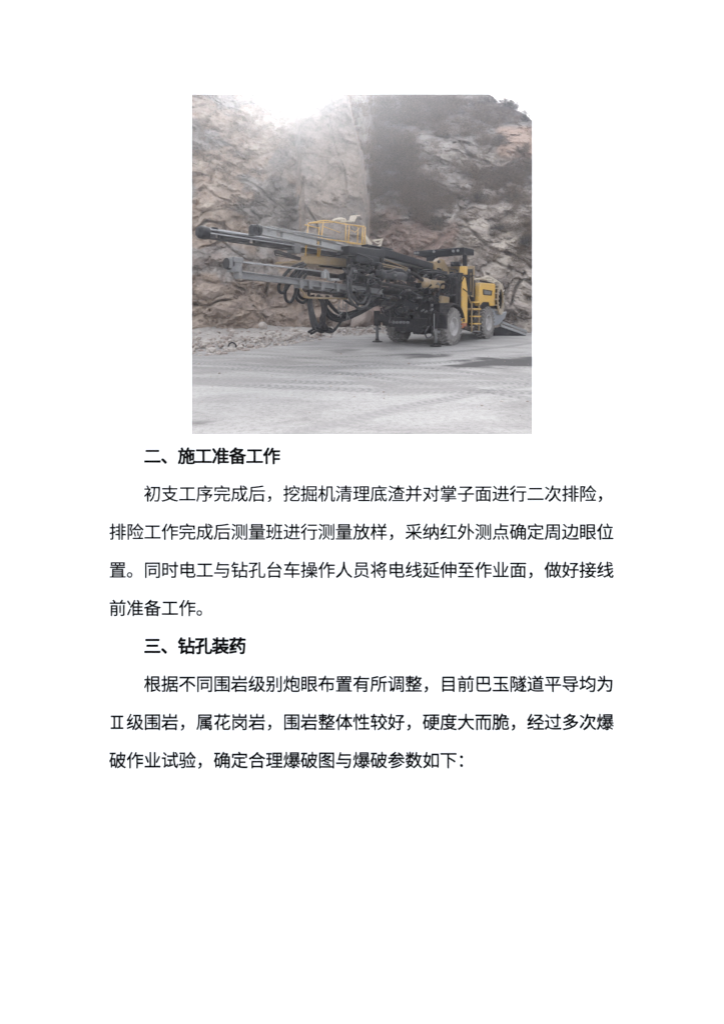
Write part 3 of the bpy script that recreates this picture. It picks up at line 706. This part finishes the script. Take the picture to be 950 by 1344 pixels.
# yellow arm under the canopy
m = B(); m.prism([(K(a,b,.1).x,K(a,b,.1).z) for a,b in ((569,344),(574,339),(580,341),(584,350),(588,361),(583,361),(577,352),(574,360),(566,360),(566,350))], .02,.18); ya = m.build('tilt_arm', M['ochre'], rig, .01)
m = B(); m.lathe(K(575.5,343.5,.2), (0,1,0), [(.05,-.02),(.05,.03),(.001,.03)], 12); m.build('pivot_pin', M['dark'], ya)
m = B(); m.tube([K(574,352,.25),K(574,362,.25)], .035, 8); m.build('arm_cylinder_rod', M['alu'], ya)
# basket
bc = -.05
m = B(); m.beam(K(396,340.5,.15),K(468,346,.15),.05,.17); m.beam(K(400,336,-.75),K(468,342,-.75),.05,.12)
pa, pb = K(396,341,.15), K(468,346,.15); m.box(((pa.x+pb.x)/2,-.3,(pa.z+pb.z)/2-.05), (abs(pa.x-pb.x),.9,.04)); bk = m.build('basket', M['ochre'], rig, .006)
m = B(); r_ = .015
top = [K(405,293,.12),K(425,289.5,.12),K(438,291,.12),K(452,294,.12),K(478,297,.12)]
m.tube(top, r_, 7, 3); m.tube([K(453,317,.12),K(460,319.5,.12),K(478,321,.12)], r_, 7)
m.tube([K(400,295,.12),K(419,299.5,.12)], r_*.8, 6); m.tube([K(420,313,.12),K(453,317,.12),K(474,320,.12)], r_, 7); m.tube([K(424,297,-.1),K(446,305,-.1)], r_*.7, 6)
for a, b in (((404.5,294),(401,336)),((424.5,290),(419,337)),((454,294),(453.5,316)),((458.5,295),(457,318)),((476,297),(475,322)),((479,298),(478.5,324)),((419,298),(417,337))): m.tube([K(*a,.12),K(*b,.12)], r_*(1.3 if a[0] > 475 else 1), 7)
m.tube([K(405,293,-.7),K(440,292,-.7),K(470,297,-.7)], r_, 7, 3); m.tube([K(405,293,.12),K(408,292,-.7)], r_, 7); m.tube([K(478,297,.12),K(470,297,-.7)], r_, 7); m.tube([K(470,297,-.7),K(469,320,-.7)], r_, 7); m.tube([K(461,302,.1),K(466,305,.1),K(474,297,.1)], r_*.6, 6)
m.build('guard_rail', M['yellow'], bk, 0, True)
m = B(); v, f = rock_verts(.28, 3, .42, 3); p = K(446,290,-.45); m.add([(q.x*.9+p.x, q.y*.8+p.y, q.z*.8+p.z) for q in v], f); m.build('folded_canvas', M['canvas'], bk, 0)
m = B(); m.beam(K(452,291,-.2),K(461,290,-.2),.25,.035); m.beam(K(461,292,-.2),K(464,284,-.2),.16,.05,.09); m.beam(K(463,284,-.2),K(470,283,-.2),.14,.03); m.beam(K(478,310,-.2),K(485,323,-.2),.1,.06,.2); m.build('canvas_bracket', M['canvas'], bk)
m = B(); m.tube([K(489,316,.2),K(502,314,.2),K(499,322,.2),K(492,326,.2)], .028, 6); m.tube([K(489,316,.2),K(496,320,.2),K(502,314,.2)], .02, 6); m.build('bent_bracket', M['canvas'], rig, 0, label='pale yellow bent bracket on top of the feed')
m = B(); m.tube([K(396,300,.3),K(398,262,.3)], .006, 5); 

# canopy
cx0, cx1, c0, c1, zt = -1.30, -2.12, -1.16, .84, 3.20
m = B()
m.add([(cx0,c0,zt),(cx0,c1,zt),(cx1,c1,zt),(cx1,c0,zt),(cx0,c0,zt-.13),(cx0,c1,zt-.25),(cx1,c1,zt-.22),(cx1,c0,zt-.12),(cx0-.1,(c0+c1)/2-.5,zt-.26),(cx0-.1,(c0+c1)/2+.3,zt-.27)],
      [(0,1,2,3),(0,4,8,9,5,1),(1,5,6,2),(2,6,7,3),(3,7,4,0),(4,7,6,5,9,8)])
ca = m.build('canopy', M['black'], rig, .015)
for c in (-1.08,-.96,-.3,.45,.62):
    m = B(); m.lathe((cx0,c,zt-.08-.03*(c > 0)), (1,0,0), [(.045,0),(.05,.035),(.04,.04),(.001,.04)], 12); m.build('work_lamp', M['lens'], ca, 0, True)
m = B(); m.beam((-1.45,-.45,zt-.25),(-1.45,-.45,2.0),.16,.14); m.box((-1.42,-.45,zt-.32), (.24,.34,.14)); m.build('canopy_post', M['black'], rig, .01)
m = B(); m.beam((-1.62,.72,zt-.2),(-1.62,.72,1.9),.11,.13); m.build('canopy_post', M['black'], rig, .01)
# operator station
m = B(); m.prism([(K(a,b,-.2).x,K(a,b,-.2).z) for a,b in ((584,350),(604,350),(604,362),(588,362))], -.3,.4); m.build('console', M['ochre'], rig, .02)
m = B(); m.box(K(598,346.5,.45), (.12,.34,.16)); cl = m.build('lamp_bar', M['black'], rig, .01)
for px_ in (594.5,600.5):
    m = B(); m.lathe(K(px_,346.5,.47)+Vector((.06,0,0)), (1,0,0), [(.055,0),(.06,.02),(.001,.02)], 12); m.build('lamp', M['glass'], cl, 0, True)
m = B(); m.tube([K(603,352,.6),K(603,340,.6),K(606,337,.6),K(610,338,.6)], .01, 5, 4); m.build('mirror_wire', M['black'], rig)
m = B(); p = K(608,355,.9); m.box(p, (.22,.2,.28)); m.build('console_box', M['yellow'], rig, .02)
# tall yellow side panel
z = lambda px, py, c=1.05: (K(px,py,c).x, K(px,py,c).z)
m = B(); m.prism([z(605.6,424),z(612.2,424),z(612.6,392),z(612.4,380),z(610.3,365),z(608,362.5),z(606.4,366),z(605.6,385)], 1.0,1.07); sp_ = m.build('side_panel', M['yellow'], rig, .01)
m = B(); m.prism([z(605,431,1.06),z(611.5,429,1.06),z(612,423.5,1.06),z(605.4,424.5,1.06)], .98,1.075); m.build('panel_foot', M['red'], sp_, .008)
m = B(); a = K(608.6,420.5,1.073); m.box(a, (.16,.004,.10)); m.build('decal', M['dark'], sp_)
m = B(); m.box(K(602.5,372,.95), (.3,.16,.7)); m.box(K(601,392,.95), (.26,.16,.7)); m.build('side_pipework', M['dark'], rig, .02)
m = B(); m.beam(K(604,427,.9),K(626,436,.9),.12,.14); m.beam(K(606,430,1.0),K(618,432,1.0),.2,.10); m.build('lower_frame', M['oil'], rig, .01)
# cab guard and ladder
m = B(); m.prism([z(613.8,353,1.0),z(621.3,353,1.0),z(620.4,388,1.0),z(613.6,387,1.0)], .93,.98); cg = m.build('cab_guard', M['black'], rig, .01)
m = B()
for a in ((620.9,352,620.4,389),(617.5,358,617.3,383)): m.beam(K(a[0],a[1],1.0),K(a[2],a[3],1.0),.03,.035 if a[0] > 620 else .02)
m.beam(K(613,387.5,1.0),K(621,389,1.0),.03,.04); m.build('guard_edge', M['ochre'], cg)
m = B(); 
for a, b in (((618.7,396),(618.7,436)),((628.3,396),(628.0,436))): m.beam(K(*a,1.1),K(*b,1.1),.04,.07)
m.tube([K(614,388,1.1),K(616,394,1.1),K(618.7,400,1.1)], .025, 6, 3); m.bx(K(628,400,1.0).x,K(618,400,1.0).x,.55,1.08,1.05,1.12); ld = m.build('ladder', M['ochre'], rig, .006)
for i, yy in enumerate((396.6,405.6,415.2,424.8,434.8)):
    p = K(618.7,yy,1.1); q = K(628.2,yy+.1,1.1); m = B(); m.beam(p, q, .16, .045); m.build('rung', M['yellow'] if i < 4 else M['steel'], ld, .004)
m = B(); m.bx(-2.1,-1.25,-.8,.62,1.0,1.75); m.bx(-2.1,-1.9,-.8,.9,1.1,2.1); m.build('operator_cell', M['black'], rig, .02)
m = B(); m.beam((-1.75,.3,1.75),(-1.75,.3,2.3),.45,.12); m.bx(-1.8,-1.35,.1,.5,1.75,1.88); m.build('seat', M['black'], rig, .04)
# rear hood
m = B(); hx0, hx1 = -2.12, -3.62
m.prism([(hx0-.12,2.02),(hx0-.02,1.9),(hx0+.02,1.6),(hx0+.10,1.2),(hx0-.2,1.17),(hx0-.32,1.3),(hx0-.8,1.3),(hx0-.95,1.17),(hx1,1.17),(hx1,2.03)], -.95, 1.05)
hd = m.build('engine_hood', M['yellow'], rig, .045)
m = B(); pa, pb = K(633.5,383,1.06), K(646,383,1.06); pc = K(645,389,1.06)
m.prism([z(633.6,379.5,1.06),z(645.8,381.5,1.06),z(644.8,388,1.06),z(633.8,387,1.06)], 1.052,1.062); m.build('grille_frame', M['dark'], hd)
m = B(); m.prism([z(634.8,381,1.065),z(644.4,382.6,1.065),z(643.6,386.8,1.065),z(635,386,1.065)], 1.062,1.068); m.build('grille', M['steel'], hd)
m = B(); m.prism([z(629,402,1.05),z(633,396.5,1.05),z(641,396.5,1.05),z(642,402,1.05),z(650,403,1.05),z(650,405,1.05),z(629,405,1.05)], .85,1.06); m.build('hood_skirt', M['black'], hd, .01)
m = B(); m.tube([K(622,366.5,.8),K(634,365.5,.8),K(640,369,.9),K(648,371,1.0)], .03, 7, 4); m.tube([K(630,366,.4),K(640,363.5,.4),K(650,368,.6),K(656,372,.7)], .04, 7, 4); m.box(K(637,367,.8), (.5,.3,.07)); m.box(K(646,369,.9), (.3,.2,.06)); m.build('hood_top_piping', M['canvas'], hd)
m = B(); m.tube([K(630,368.5,1.0),K(640,370.5,1.0),K(650,373.5,1.0)], .03, 6, 3); m.build('hood_lip', M['dark'], hd)
m = B(); m.bx(-3.62,-4.2,-.9,.78,1.0,2.0); m.build('engine_block', M['oil'], rig, .05)
# cable reel
rc_ = Vector((-4.06,1.0,1.43)); m = B(); AX = Vector((-.15,.988,0)); AU = Vector((.988,.15,0))
for off in (-.16,.16):
    m.lathe(rc_+AX*(off-.1), AX, [(.40,-.02),(.58,-.02),(.60,.0),(.58,.02),(.40,.02),(.40,-.02)], 36)
rl = m.build('cable_reel', M['ochre'], rig, .004, label='round ochre cable reel at the rear with a dark opening')
m = B()
for t in range(16):
    a = 2*math.pi*t/16; p = rc_+AU*math.cos(a)*.58-AX*.1+Vector((0,0,math.sin(a)*.58)); m.tube([p-AX*.17,p+AX*.19], .02, 6)
    m.tube([rc_+AX*.09+AU*math.cos(a)*.4+Vector((0,0,math.sin(a)*.4)),rc_+AX*.10+AU*math.cos(a+.2)*.61+Vector((0,0,math.sin(a+.2)*.61))], .018, 5)
m.build('reel_spoke', M['canvas'], rl); rl.data.name = 'cable_reel'
m = B()
for k in range(6): m.lathe(rc_+AX*(-.22+.05*k), AX, [(.40,-.025),(.46,-.02),(.46,.02),(.40,.025)], 28)
m.lathe(rc_-AX*.1, AX, [(.001,-.05),(.38,-.05),(.38,.02)], 24); m.build('wound_cable', M['hose'], rl, 0, True)
# counterweight
m = B(); m.prism([z(642.5,402,.98),z(649,403,.98),z(652,409,.98),z(656,413,.98),z(664.5,409,.98),z(662,417,.98),z(655,425,.98),z(650,427.5,.98),z(646,428,.98),z(644.5,414,.98)], -.95,1.0); m.build('counterweight', M['bumper'], rig, .02)

# hoses
def hose(ptlist, r, mat='hose', seg=7):
    m = B()
    for pts in ptlist: m.tube([K(*p) for p in pts], r, seg, 6)
    return m
hs = [
 [[(398,345,.55),(382,352,.55),(369,368,.55),(366,380,.55),(372,384,.55),(384,368,.55),(398,350,.55)],
  [(401,347,.5),(388,356,.5),(376,374,.5),(375,392,.5),(382,396,.5),(388,384,.5),(392,366,.5),(402,352,.5)]],
 [[(398,356,.45),(389,372,.45),(389,390,.45),(396,397,.45),(404,392,.45),(406,378,.45)],
  [(402,360,.4),(393,374,.4),(392,386,.4),(398,392,.4),(412,388,.4)]],
]
for g in hs: hose(g, .034).build('hose_loop', M['hose'], rig, 0, True)
hose([[(463,352,.8),(457,372,.8),(459,392,.8),(470,404,.8),(481,401,.8),(486,386,.8),(482,366,.8),(490,360,.8)],
      [(466,352,.75),(460,374,.75),(463,390,.75),(471,398,.75),(478,395,.75),(482,380,.75),(481,368,.75)]], .036, seg=9).build('hose_loop', M['greyhose'], rig, 0, True, label='thick grey hose hanging in a big loop below the rock drill')
hose([[(481,372,.85),(486,366,.85),(494,372,.85),(500,380,.85)],[(486,364,.8),(496,366,.8),(501,374,.8),(496,384,.8)],[(478,364,.8),(488,362,.8),(498,368,.8)]], .016).build('hose_loop', M['greyhose'], rig, 0, True)
# hoses hanging to the ground at the front
hose([[(404,390,.35),(407,404,.35),(409,418,.35),(413,432,.35)],[(407,390,.35),(409,406,.35),(413,420,.35),(418,431,.35)]], .05).build('hanging_hose', M['greyhose'], rig, 0, True)
hose([[(417,388,.3),(423,398,.3),(424,414,.3),(419,431,.3)],[(430,388,.3),(427,402,.3),(425,418,.3),(424,432,.3)],[(421,390,.3),(426,404,.3),(422,420,.3),(430,432,.3)]], .05).build('hanging_hose', M['dark'], rig, 0, True)
hose([[(424,398,.3),(432,416,.3),(448,420,.3),(470,412,.3),(492,400,.3)],[(426,402,.25),(436,413,.25),(452,416,.25),(475,406,.25),(500,398,.25)],[(428,406,.3),(440,420,.3),(455,418,.3),(482,404,.3)],[(430,396,.3),(444,410,.3),(462,410,.3),(490,396,.3)]], .045).build('hanging_hose', M['hose'], rig, 0, True)
hose([[(405,436,.3),(415,431,.3),(428,434,.3),(438,434,.3),(445,425,.3),(455,414,.3)],[(408,438,.3),(420,433,.3),(434,436,.3),(440,431,.3)],[(411,430,.2),(422,436,.2),(432,431,.2),(438,435,.2)]], .03).build('hanging_hose', M['hose'], rig, 0, True, label='black hose coiled on the ground at the cliff foot')
m = B()
for k in range(14):
    a = K(448+random.uniform(-6,8), 402+random.uniform(-6,8), .4); m.tube([a, a+Vector((random.gauss(0,.1),0,random.gauss(0,.14)))], .01, 5)
m.build('cable_chain', M['steel'], rig)
# tangle on the turret
random.seed(21)
tg = [MB() for _ in range(3)]
for k in range(80):
    x0, c0_ = random.uniform(-.9,.9), random.uniform(-.9,.95); z0 = random.uniform(1.05,2.1)
    pts = [Vector((x0,c0_,z0))]
    for s_ in range(4): pts.append(pts[-1]+Vector((random.uniform(-.28,.28),random.uniform(-.3,.3),random.uniform(-.28,.18))))
    tg[k%3].tube(pts, random.choice((.014,.02,.028)), 6, 4)
for m, mt in zip(tg, ('hose','hose','greyhose')): m.build('turret_hose', M[mt], rig, 0, True)
m = B()
for k in range(44):
    p = Vector((random.uniform(-.5,.95),random.uniform(-.9,.95),random.uniform(1.0,2.05))); m.box(p, (random.uniform(.05,.2),random.uniform(.05,.2),random.uniform(.05,.18)))
m.build('hydraulic_fitting', M['oil'], rig, .01)
m = B()
for k in range(26):
    p = Vector((random.uniform(.2,1.0),random.uniform(-.9,.95),random.uniform(.95,1.9))); m.lathe(p, (random.gauss(0,1),random.gauss(0,1),random.gauss(0,.5)), [(.001,-.06),(.03,-.06),(.03,.06),(.001,.06)], 8)
m.build('pipe_coupling', M['steel'], rig)
m = B()
for k in range(3): m.lathe(K(583.5,378,.85)+Vector((.1,.02*k,0)), (.9,.3,0), [(.13,-.02+.05*k),(.16,0+.05*k),(.13,.02+.05*k),(.10,.0+.05*k),(.13,-.02+.05*k)], 20)
m.build('coiled_hose', M['hose'], rig, 0, True)
hose([[(556,358,.8),(575,358,.8),(588,364,.85),(592,378,.85),(590,392,.85)],[(552,355,.75),(570,355,.75),(586,360,.8),(595,372,.8),(597,390,.85)],[(585,362,.9),(596,360,.9),(602,368,.9),(602,390,.9)]], .035).build('hose_loop', M['hose'], rig, 0, True)
hose([[(563,428,.9),(558,436,.9),(560,443,.9),(566,441,.9),(567,428,.9)]], .02).build('hose_loop', M['greyhose'], rig, 0, True)
m = B(); m.beam((.8,.25,1.0),(.95,.5,.5),.26,.24); m.lathe((.95,.38,.52), (1,.2,0), [(.001,-.12),(.13,-.12),(.17,0),(.13,.12),(.001,.12)], 16); m.beam((.85,-.55,1.25),(1.15,-.75,.95),.3,.2); m.build('front_winch', M['dark'], rig, .02)
m = B(); m.beam(K(520,408,.0)+Vector((0,0,0)), K(548,400,.3), .10, .12); m.build('front_hatch', M['greyhose'], rig, .01)

random.seed(33)
tg = [MB() for _ in range(3)]
for k in range(90):
    a = random.uniform(448, 600); b_ = random.uniform(345, 398) if a < 500 else random.uniform(352, 412); c_ = random.uniform(-.2, .9)
    pts = [K(a, b_, c_)]
    for s_ in range(4): pts.append(pts[-1]+Vector((random.uniform(-.45,.45),random.uniform(-.2,.2),random.uniform(-.22,.16))))
    tg[k%3].tube(pts, random.choice((.014,.018,.026,.034)), 6, 4)
for m, mt in zip(tg, ('hose','hose','greyhose')): m.build('hydraulic_hose', M[mt], rig, 0, True)
m = B()
for k in range(60):
    a = random.uniform(452, 596); p = K(a, random.uniform(348, 392)+(a-450)*.05, random.uniform(-.1, .8)); m.box(p, (random.uniform(.06,.3),random.uniform(.05,.2),random.uniform(.05,.16)))
m.build('boom_bracket', M['black'], rig, .01)
m = B()
for k in range(14):
    a = random.uniform(455, 590); p = K(a, random.uniform(350, 392), random.uniform(.3, .95)); m.lathe(p, (random.gauss(0,1),random.gauss(0,1),random.gauss(0,.4)), [(.001,-.05),(.028,-.05),(.028,.05),(.001,.05)], 8)
m.build('hose_coupling', M['steel'], rig)
# ------------------------------------------------------------------ ramp behind the rig, ring on the road
def Gp(px, py): 
    Y = F*H/(py-HY); return Vector(((px-CX)/F*Y, Y, 0))
a0 = W(656,427.5,16.6); b0 = W(689,439.3,16.95); dd = W(658,423.5,18.0)-a0; de = W(690.5,435.5,18.3)-b0
rp = thing('loading_ramp', 'grey steel ramp with serrated treads lying on the ground behind the rig', 'ramp', (a0.x,a0.y,0))
o0 = Vector((a0.x,a0.y,0))
def rl_(m, p, q, w, h): m.beam(p-o0, q-o0, w, h); return m
m = MB(); rl_(m, a0, b0, .10, .06); 
for k in range(24):
    p = a0.lerp(b0, (k+.5)/24); m.box(p-o0+Vector((0,0,.05)), (.05,.10,.04))
m.build('tread_rail', M['alu'], rp)
m = MB(); rl_(m, a0+dd, b0+de, .10, .06)
for k in range(24):
    p = (a0+dd).lerp(b0+de, (k+.5)/24); m.box(p-o0+Vector((0,0,.05)), (.05,.10,.04))
m.build('tread_rail', M['alu'], rp)
m = MB(); vs = [a0+Vector((0,.05,-.12)), b0+Vector((0,.05,-.02)), b0+de+Vector((0,-.05,-.03)), a0+dd+Vector((0,-.05,-.12))]; vs += [v+Vector((0,0,-.02)) for v in vs]
m.add([v-o0 for v in vs], [(0,1,2,3),(7,6,5,4),(0,4,5,1),(1,5,6,2),(2,6,7,3),(3,7,4,0)]); m.build('ramp_plate', M['dark'], rp)
m = MB(); m.prism([(-.25,.0),(-.25,.30),(0,a0.z-.05),(b0.x-a0.x-.1,.02),(b0.x-a0.x-.1,0)], .04,.07); m.build('ramp_side', M['dark'], rp)
p = Gp(305,459); m = MB(); 
m.tube([p+Vector((.11*math.cos(t),0,.09+.11*math.sin(t))) for t in np.linspace(-.2,3.1,10)], .022, 7)
o = m.build('rubber_ring', M['hose']); tag(o, 'small black half ring sticking out of the road edge at lower left', 'ring')

# ------------------------------------------------------------------ air, sky, sun, camera
hz = MB(); hz.bx(-90,90,-30,110,-1.2,45); o = hz.build('haze', bpy.data.materials.new('dusty_air')); o['kind'] = 'stuff'
hm = o.data.materials[0]; hm.use_nodes = True; nt = hm.node_tree; nt.nodes.clear()
out = nt.nodes.new('ShaderNodeOutputMaterial'); pv = nt.nodes.new('ShaderNodeVolumePrincipled')
pv.inputs['Color'].default_value = (.86,.90,1,1); pv.inputs['Density'].default_value = .0028; pv.inputs['Anisotropy'].default_value = .74
nt.links.new(pv.outputs[0], out.inputs['Volume'])
tag(o, 'thin pale dusty air hanging in front of the cliff', 'haze')

az, el = math.atan2((385-CX)/F, 1), math.atan((HY-113)/F*math.cos(math.atan((385-CX)/F)))
w = bpy.data.worlds.new('World'); S.world = w; w.use_nodes = True; nt = w.node_tree
bg = nt.nodes['Background']; sky = nt.nodes.new('ShaderNodeTexSky'); sky.sky_type = 'NISHITA'; sky.sun_disc = False
sky.sun_elevation = el; sky.sun_rotation = az; sky.air_density = 1.0; sky.dust_density = 4.0; sky.ozone_density = 1.0
hsv = nt.nodes.new('ShaderNodeHueSaturation'); hsv.inputs['Saturation'].default_value = .20
nt.links.new(sky.outputs[0], hsv.inputs['Color']); nt.links.new(hsv.outputs[0], bg.inputs['Color']); bg.inputs['Strength'].default_value = .13
ld_ = bpy.data.lights.new('sun', 'SUN'); ld_.energy = 2.5; ld_.angle = R(.6); ld_.color = (1,.95,.88)
so = bpy.data.objects.new('sun', ld_); COL.objects.link(so)
sd = Vector((math.sin(az)*math.cos(el), math.cos(az)*math.cos(el), math.sin(el))); so.rotation_euler = sd.to_track_quat('Z', 'Y').to_euler(); so.location = sd*60
cam = bpy.data.cameras.new('camera'); co = bpy.data.objects.new('camera', cam); COL.objects.link(co); S.camera = co
cam.sensor_fit = 'VERTICAL'; cam.sensor_height = 36; cam.lens = 36*F/1344; cam.shift_y = -(672-HY)/1344; cam.clip_end = 2000; cam.clip_start = .05
co.location = (0,0,H); co.rotation_euler = (R(90),0,0)
S.view_settings.view_transform = 'Standard'; S.view_settings.look = 'None'; S.view_settings.gamma = 1
S.view_settings.exposure = 2.5
S.render.engine = 'CYCLES'; S.cycles.use_denoising = True; S.cycles.max_bounces = 6; S.cycles.volume_bounces = 1
